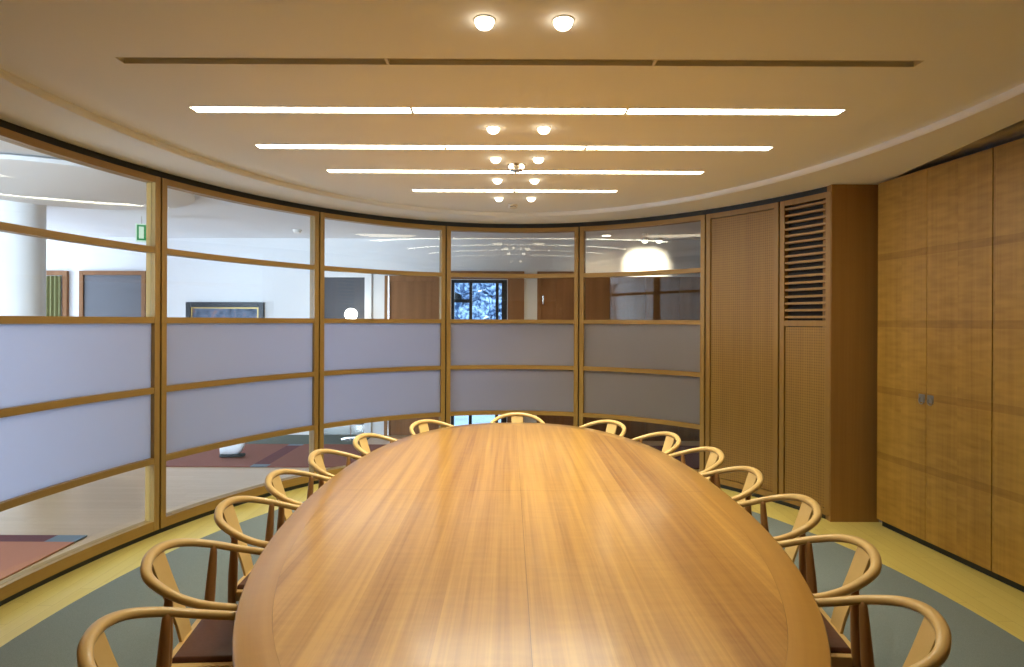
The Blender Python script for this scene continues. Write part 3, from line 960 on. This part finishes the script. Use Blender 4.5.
# exit sign
ey = 7.35
ex = (149 - VX) / F * ey
ezz = CH + (HY - 235) / F * ey
r = thing('exit_sign', 'green and white emergency exit sign hanging from the hall ceiling', 'exit sign', (ex, ey, ezz), math.radians(28))
MB().box(-0.14, 0.14, -0.03, 0.03, -0.105, 0.105).build('case', M['signwhite'], r, bevel=0.004)
MB().box(-0.125, 0.125, -0.034, -0.0302, -0.09, 0.09).build('face', M['green'], r)
pic = MB()
yb, yf = -0.0365, -0.0342
pic.box(-0.105, -0.055, yb, yf, -0.07, 0.07)                                    # doorway
pic.lathe([(0.016, yb), (0.016, yf)], 16, c=(0.035, 0, 0.055), axis='y')        # head
for p, q, w in (((0.028, 0.036), (0.005, -0.02), 0.026), ((0.005, -0.02), (0.035, -0.045), 0.014), ((0.035, -0.045), (0.03, -0.08), 0.013),
                ((0.005, -0.02), (-0.015, -0.05), 0.014), ((-0.015, -0.05), (-0.03, -0.052), 0.012), ((0.028, 0.03), (0.055, 0.005), 0.011), ((0.02, 0.03), (-0.012, 0.02), 0.011)):
    p, q = Vector(p), Vector(q); d = (q - p).normalized(); n = Vector((-d.y, d.x)) * w / 2
    cs = [p + n, q + n, q - n, p - n]
    pic.add([(k.x, yy, k.y) for yy in (yb, yf) for k in cs], [(0, 1, 2, 3), (7, 6, 5, 4), (0, 4, 5, 1), (1, 5, 6, 2), (2, 6, 7, 3), (3, 7, 4, 0)])
pic.build('pictogram', M['signwhite'], r)
st = MB()
for sx in (-0.08, 0.08): st.lathe([(0.006, 0.10), (0.006, HALLC - ezz)], 10, c=(sx, 0, 0))
st.build('hanger', M['chrome'], r)

# hall smoke detector
r = thing('smoke_detector', 'small white smoke detector on the hall ceiling beyond the glass', 'detector', ((297 - VX) / F * 8.35, 8.35, HALLC))
MB().lathe([(0.06, 0), (0.06, -0.015), (0.05, -0.02)], 28).build('base', M['whiteplastic'], r, smooth='auto')
MB().lathe([(0.045, -0.02), (0.05, -0.035), (0.03, -0.05)], 28).build('cap', M['whiteplastic'], r, smooth='auto')

# floor lamp with a glowing globe
lx = (351 - VX) / F * 8.75
r = thing('floor_lamp', 'floor lamp with a small glowing white globe in front of the grey hall door', 'lamp', (lx, 8.75, 0.0125))
MB().lathe([(0.13, 0.0), (0.13, 0.015), (0.02, 0.03)], 32).build('base', M['chrome'], r, smooth='auto')
MB().lathe([(0.010, 0.03), (0.010, 1.70)], 12).build('pole', M['chrome'], r, smooth='auto')
MB().lathe([(0.085 * sin(pi * k / 12) + 0.001, 1.77 - 0.085 * cos(pi * k / 12)) for k in range(13)], 24).build('globe', M['lampglobe'], r, smooth=True)

# two spotlights washing the hall wall
for i, px in enumerate((644.5, 658.5)):
    sx_ = (px - VX) / F * 8.55
    r = thing('spotlight', ['small ceiling spotlight aimed at the hall wall, one nearer the hall door', 'small ceiling spotlight aimed at the hall wall, under the white bracket'][i],
              'spotlight', (sx_, 8.55, HALLC), 0, 'spotlights on the hall ceiling')
    MB().lathe([(0.035, 0), (0.035, -0.02), (0.008, -0.022), (0.008, -0.05)], 20).build('mount', M['whiteplastic'], r, smooth='auto')
    MB().lathe([(0.03, -0.05), (0.04, -0.06), (0.042, -0.095), (0.038, -0.10)], 24).build('head', M['whiteplastic'], r, smooth='auto')
    MB().lathe([(0.036, -0.1005), (0.036, -0.112), (0.028, -0.126), (0.01, -0.132)], 24).build('lens', M['lens'], r, smooth='auto')
    ld = bpy.data.lights.new('spot_wash', 'SPOT'); ld.energy = 85; ld.color = (1.0, 0.84, 0.6); ld.spot_size = math.radians(52); ld.spot_blend = 0.9; ld.shadow_soft_size = 0.04
    lo = bpy.data.objects.new('spot_wash', ld); COL.objects.link(lo); lo.parent = r
    lo.location = (0, 0.03, -0.145)
    lo.rotation_euler = Vector((0.08, 0.85, -0.30)).to_track_quat('-Z', 'Y').to_euler()


# warm hall ceiling downlights; the second is unseen, added for warmer light
for i, (hx_, hy_, lab) in enumerate((((606 - VX) / F * 8.75, 8.75, 'small round downlight on the hall ceiling beside the two spotlights'),
                                     (0.35, 7.75, 'small added downlight, out of sight, warming the hall in front of the black framed window'))):
    r = thing('downlight', lab, 'downlight', (hx_, hy_, HALLC), 0, 'downlights on the hall ceiling')
    MB().lathe([(0.075, 0.0), (0.075, -0.004), (0.060, -0.006), (0.059, -0.001)], 28, caps=False).build('trim_ring', M['whiteplastic'], r, smooth='auto')
    MB().lathe([(0.059, -0.0005), (0.058, -0.008), (0.030, -0.012)], 28).build('lens', M['lens'], r, smooth='auto')
    ld = bpy.data.lights.new('hall_beam', 'SPOT'); ld.energy = (14, 60)[i]; ld.color = (1.0, 0.74, 0.46); ld.spot_size = math.radians(150); ld.spot_blend = 0.6; ld.shadow_soft_size = 0.05
    lo = bpy.data.objects.new('hall_beam', ld); COL.objects.link(lo); lo.parent = r; lo.location = (0, 0, -0.025)


# rugs
def rug_mat(name, field, strips):
    m, nt, N, L, P = newmat(name)
    tc = N.new('ShaderNodeTexCoord'); sep = N.new('ShaderNodeSeparateXYZ'); L.new(tc.outputs['Object'], sep.inputs[0])
    nz = N.new('ShaderNodeTexNoise'); nz.inputs['Scale'].default_value = 180; L.new(tc.outputs['Object'], nz.inputs['Vector'])
    rgb = N.new('ShaderNodeRGB'); rgb.outputs[0].default_value = (*field, 1)
    out = rgb.outputs[0]
    for (x0, x1, y0, y1, c) in strips:
        ins = [math_node(N, L, 'GREATER_THAN', sep.outputs[0], x0), math_node(N, L, 'LESS_THAN', sep.outputs[0], x1),
               math_node(N, L, 'GREATER_THAN', sep.outputs[1], y0), math_node(N, L, 'LESS_THAN', sep.outputs[1], y1)]
        k = ins[0]
        for q in ins[1:]: k = math_node(N, L, 'MULTIPLY', k, q)
        mx = N.new('ShaderNodeMixRGB'); L.new(k, mx.inputs[0]); L.new(out, mx.inputs[1]); mx.inputs[2].default_value = (*c, 1)
        out = mx.outputs[0]
    mu = N.new('ShaderNodeMixRGB'); mu.blend_type = 'MULTIPLY'; mu.inputs[0].default_value = 0.35
    L.new(out, mu.inputs[1]); L.new(nz.outputs['Fac'], mu.inputs[2]); L.new(mu.outputs[0], P.inputs['Base Color'])
    P.inputs['Roughness'].default_value = 0.95
    return m


RED, DRED, BLUE, SAL = (0.29, 0.095, 0.065), (0.16, 0.035, 0.045), (0.19, 0.24, 0.29), (0.55, 0.21, 0.12)
mA = rug_mat('salmon_rug', SAL, [(-9, 9, 0.77, 1.0, DRED), (0.62, 1.0, 0.77, 1.0, BLUE), (-9, -0.6, -9, -0.8, BLUE)])
mb = MB().box(-0.85, 0.85, -0.92, 0.92, 0.0, 0.012)
o = mb.build('rug', mA, bevel=0.004); o.location = (-4.14, 3.93, -0.0005)
setp(o, 'salmon red rug with dark red border and blue corner, beside the curved wall', 'rug', 'red rugs on the hall floor')
mB = rug_mat('brick_rug', RED, [(0.80, 0.98, -9, 9, DRED), (0.80, 1.0, -0.65, -0.54, BLUE), (0.80, 1.0, 0.54, 0.65, BLUE), (3.2, 3.45, -9, 9, DRED), (5.4, 9.6, -9, 9, DRED)])
mb = MB().box(-0.9, 6.4, -0.65, 0.65, 0.0, 0.012)
o = mb.build('rug', mB, bevel=0.004); o.location = (-3.78, 7.80, -0.0005)
setp(o, 'long brick red rug with dark stripes, under the white shoe', 'rug', 'red rugs on the hall floor')

m = plain('shaded_floor_tone', (0.10, 0.115, 0.095), 0.95, noise=0.3, nscale=150)
o = MB().box(-0.95, 0.95, -0.33, 0.33, 0.0, 0.012).build('shaded_floor_patch', m, bevel=0.004); o.location = (-2.95, 8.80, -0.0005)  # thin dark sheet: shade on the hall floor put into its colour
setp(o, 'grey-green patch standing in for shaded floor between the brick red rug and the hall wall', 'mat')

# white shoe standing on the rug
sy = 7.62
sx0 = (233.5 - VX) / F * sy
r = thing('shoe', 'white shoe with a black sole standing on the brick red rug', 'shoe', (sx0, sy, 0.012), math.radians(6))
def foot(z0, z1, prof, mat, name):
    vs, fs = [], []
    n = 16
    rings = prof
    for x, w, za, zb in rings:
        for k in range(n):
            a_ = 2 * pi * k / n
            vs.append((x, w * cos(a_), (za + zb) / 2 + (zb - za) / 2 * sin(a_)))
    for i in range(len(rings) - 1):
        for k in range(n):
            fs.append((i * n + k, i * n + (k + 1) % n, (i + 1) * n + (k + 1) % n, (i + 1) * n + k))
    fs += [tuple(range(n))[::-1], tuple((len(rings) - 1) * n + k for k in range(n))]
    MB().add(vs, fs).build(name, mat, r, smooth='auto')
foot(0, 0, [(-0.150, 0.02, 0.04, 0.14), (-0.140, 0.045, 0.03, 0.165), (-0.09, 0.05, 0.03, 0.17), (-0.02, 0.05, 0.03, 0.165), (0.05, 0.055, 0.035, 0.175), (0.10, 0.05, 0.06, 0.185), (0.130, 0.03, 0.11, 0.19), (0.142, 0.01, 0.14, 0.18)], M['shoe_w'], 'upper')
foot(0, 0, [(-0.150, 0.03, 0.002, 0.045), (-0.12, 0.05, 0.0, 0.05), (-0.02, 0.048, 0.002, 0.04), (0.06, 0.055, 0.0, 0.045), (0.12, 0.045, 0.004, 0.05), (0.145, 0.015, 0.015, 0.045)], M['shoe_b'], 'sole')

# trees outside the black framed window
m, nt, N, L, P = newmat('frosted_foliage')
tc = N.new('ShaderNodeTexCoord'); nz = N.new('ShaderNodeTexNoise'); nz.inputs['Scale'].default_value = 11; nz.inputs['Detail'].default_value = 10
L.new(tc.outputs['Object'], nz.inputs['Vector'])
cr = N.new('ShaderNodeValToRGB'); L.new(nz.outputs['Fac'], cr.inputs[0]); L.new(cr.outputs[0], P.inputs['Base Color'])
cr.color_ramp.elements[0].position = 0.42; cr.color_ramp.elements[0].color = (0.05, 0.10, 0.20, 1)
cr.color_ramp.elements[1].position = 0.62; cr.color_ramp.elements[1].color = (0.6, 0.75, 0.95, 1)
P.inputs['Roughness'].default_value = 0.9
M['foliage'] = m
M['bark'] = plain('bark', (0.07, 0.06, 0.05), 0.9)
for i, (tx, ty, hh, rr, lab) in enumerate(((-1.25, 15.0, 5.2, 1.2, 'frosted bluish tree outside the black framed window, behind its narrow pane'),
                                          (-0.45, 19.0, 6.6, 1.2, 'frosted bluish tree outside the black framed window, behind its wide pane'))):
    r = thing('tree', lab, 'tree', (tx, ty, -0.3), 0, 'trees outside the window')
    MB().lathe([(0.14, 0), (0.10, hh * 0.5), (0.03, hh * 0.9)], 12).build('trunk', M['bark'], r, smooth='auto')
    bm = bmesh.new()
    for k in range(26):
        z = hh * (0.12 + 0.85 * k / 26)
        q = rr * (1.0 - 0.85 * k / 26) * random.uniform(0.5, 0.8)
        for j in range(3):
            an = random.uniform(0, 2 * pi)
            mt = Matrix.Translation((q * cos(an), q * sin(an), z)) @ Matrix.Diagonal((1, 1, 0.6, 1))
            bmesh.ops.create_icosphere(bm, subdivisions=2, radius=random.uniform(0.25, 0.45) * (1.1 - 0.6 * k / 26), matrix=mt)
    for v in bm.verts: v.co += Vector((random.uniform(-.06, .06), random.uniform(-.06, .06), random.uniform(-.06, .06)))
    me = bpy.data.meshes.new('crown'); bm.to_mesh(me); bm.free()
    link_mesh('crown', me, M['foliage'], r, fix=False)
m = plain('frosty_ground', (0.45, 0.52, 0.60), 0.9, noise=0.3, nscale=2)
setp(MB().box(-20, 20, HY1 + 0.3, 40, -0.5, -0.3).build('ground', m), kind='structure')

# ------------------------------------------------------------------ light
w = bpy.data.worlds.new('World'); SC.world = w
w.use_nodes = True
bg = w.node_tree.nodes['Background']
bg.inputs['Color'].default_value = (0.55, 0.72, 1.0, 1)
bg.inputs['Strength'].default_value = 4.0


def area(name, loc, tgt, sx, sy, power, col):
    ld = bpy.data.lights.new(name, 'AREA'); ld.shape = 'RECTANGLE'; ld.size = sx; ld.size_y = sy; ld.energy = power; ld.color = col
    o = bpy.data.objects.new(name, ld); COL.objects.link(o)
    o.location = loc
    o.rotation_euler = (Vector(tgt) - Vector(loc)).to_track_quat('-Z', 'Z').to_euler()
    return o


area('daylight_near', (-6.2, HY0 - 0.3, 1.55), (-6.0, 5.0, 1.5), 3.6, 2.3, 1000, (0.64, 0.76, 1.0))
area('daylight_far', (HX0 - 0.25, 7.9, 1.5), (-5.0, 8.0, 1.5), 2.2, 2.3, 260, (0.64, 0.76, 1.0))
for i, (x, y, z) in enumerate(LAMPS):
    ld = bpy.data.lights.new('downlight_beam', 'SPOT'); ld.energy = SPOTP; ld.color = (1.0, 0.94, 0.75); ld.spot_size = math.radians(95); ld.spot_blend = 0.8; ld.shadow_soft_size = 0.035
    lo = bpy.data.objects.new('downlight_beam', ld); COL.objects.link(lo); lo.location = (x, y, z)

# ------------------------------------------------------------------ camera
cd_ = bpy.data.cameras.new('camera'); cam = bpy.data.objects.new('camera', cd_); COL.objects.link(cam)
cd_.sensor_width = 36.0; cd_.lens = 36.0 * F / 1024.0
cd_.shift_x = (512 - VX) / 1024.0; cd_.shift_y = -(333.5 - HY) / 1024.0
cd_.clip_start = 0.05
cam.location = (0, 0, CH); cam.rotation_euler = (pi / 2, math.radians(-0.25), 0)
SC.camera = cam
vs_ = SC.view_settings
vs_.view_transform = 'Standard'; vs_.look = 'None'; vs_.gamma = 1.0; vs_.use_curve_mapping = False; vs_.exposure = 0.0
SC.cycles.use_denoising = True
SC.cycles.max_bounces = 10
SC.cycles.transparent_max_bounces = 24
SC.cycles.caustics_reflective = False
SC.cycles.caustics_refractive = False
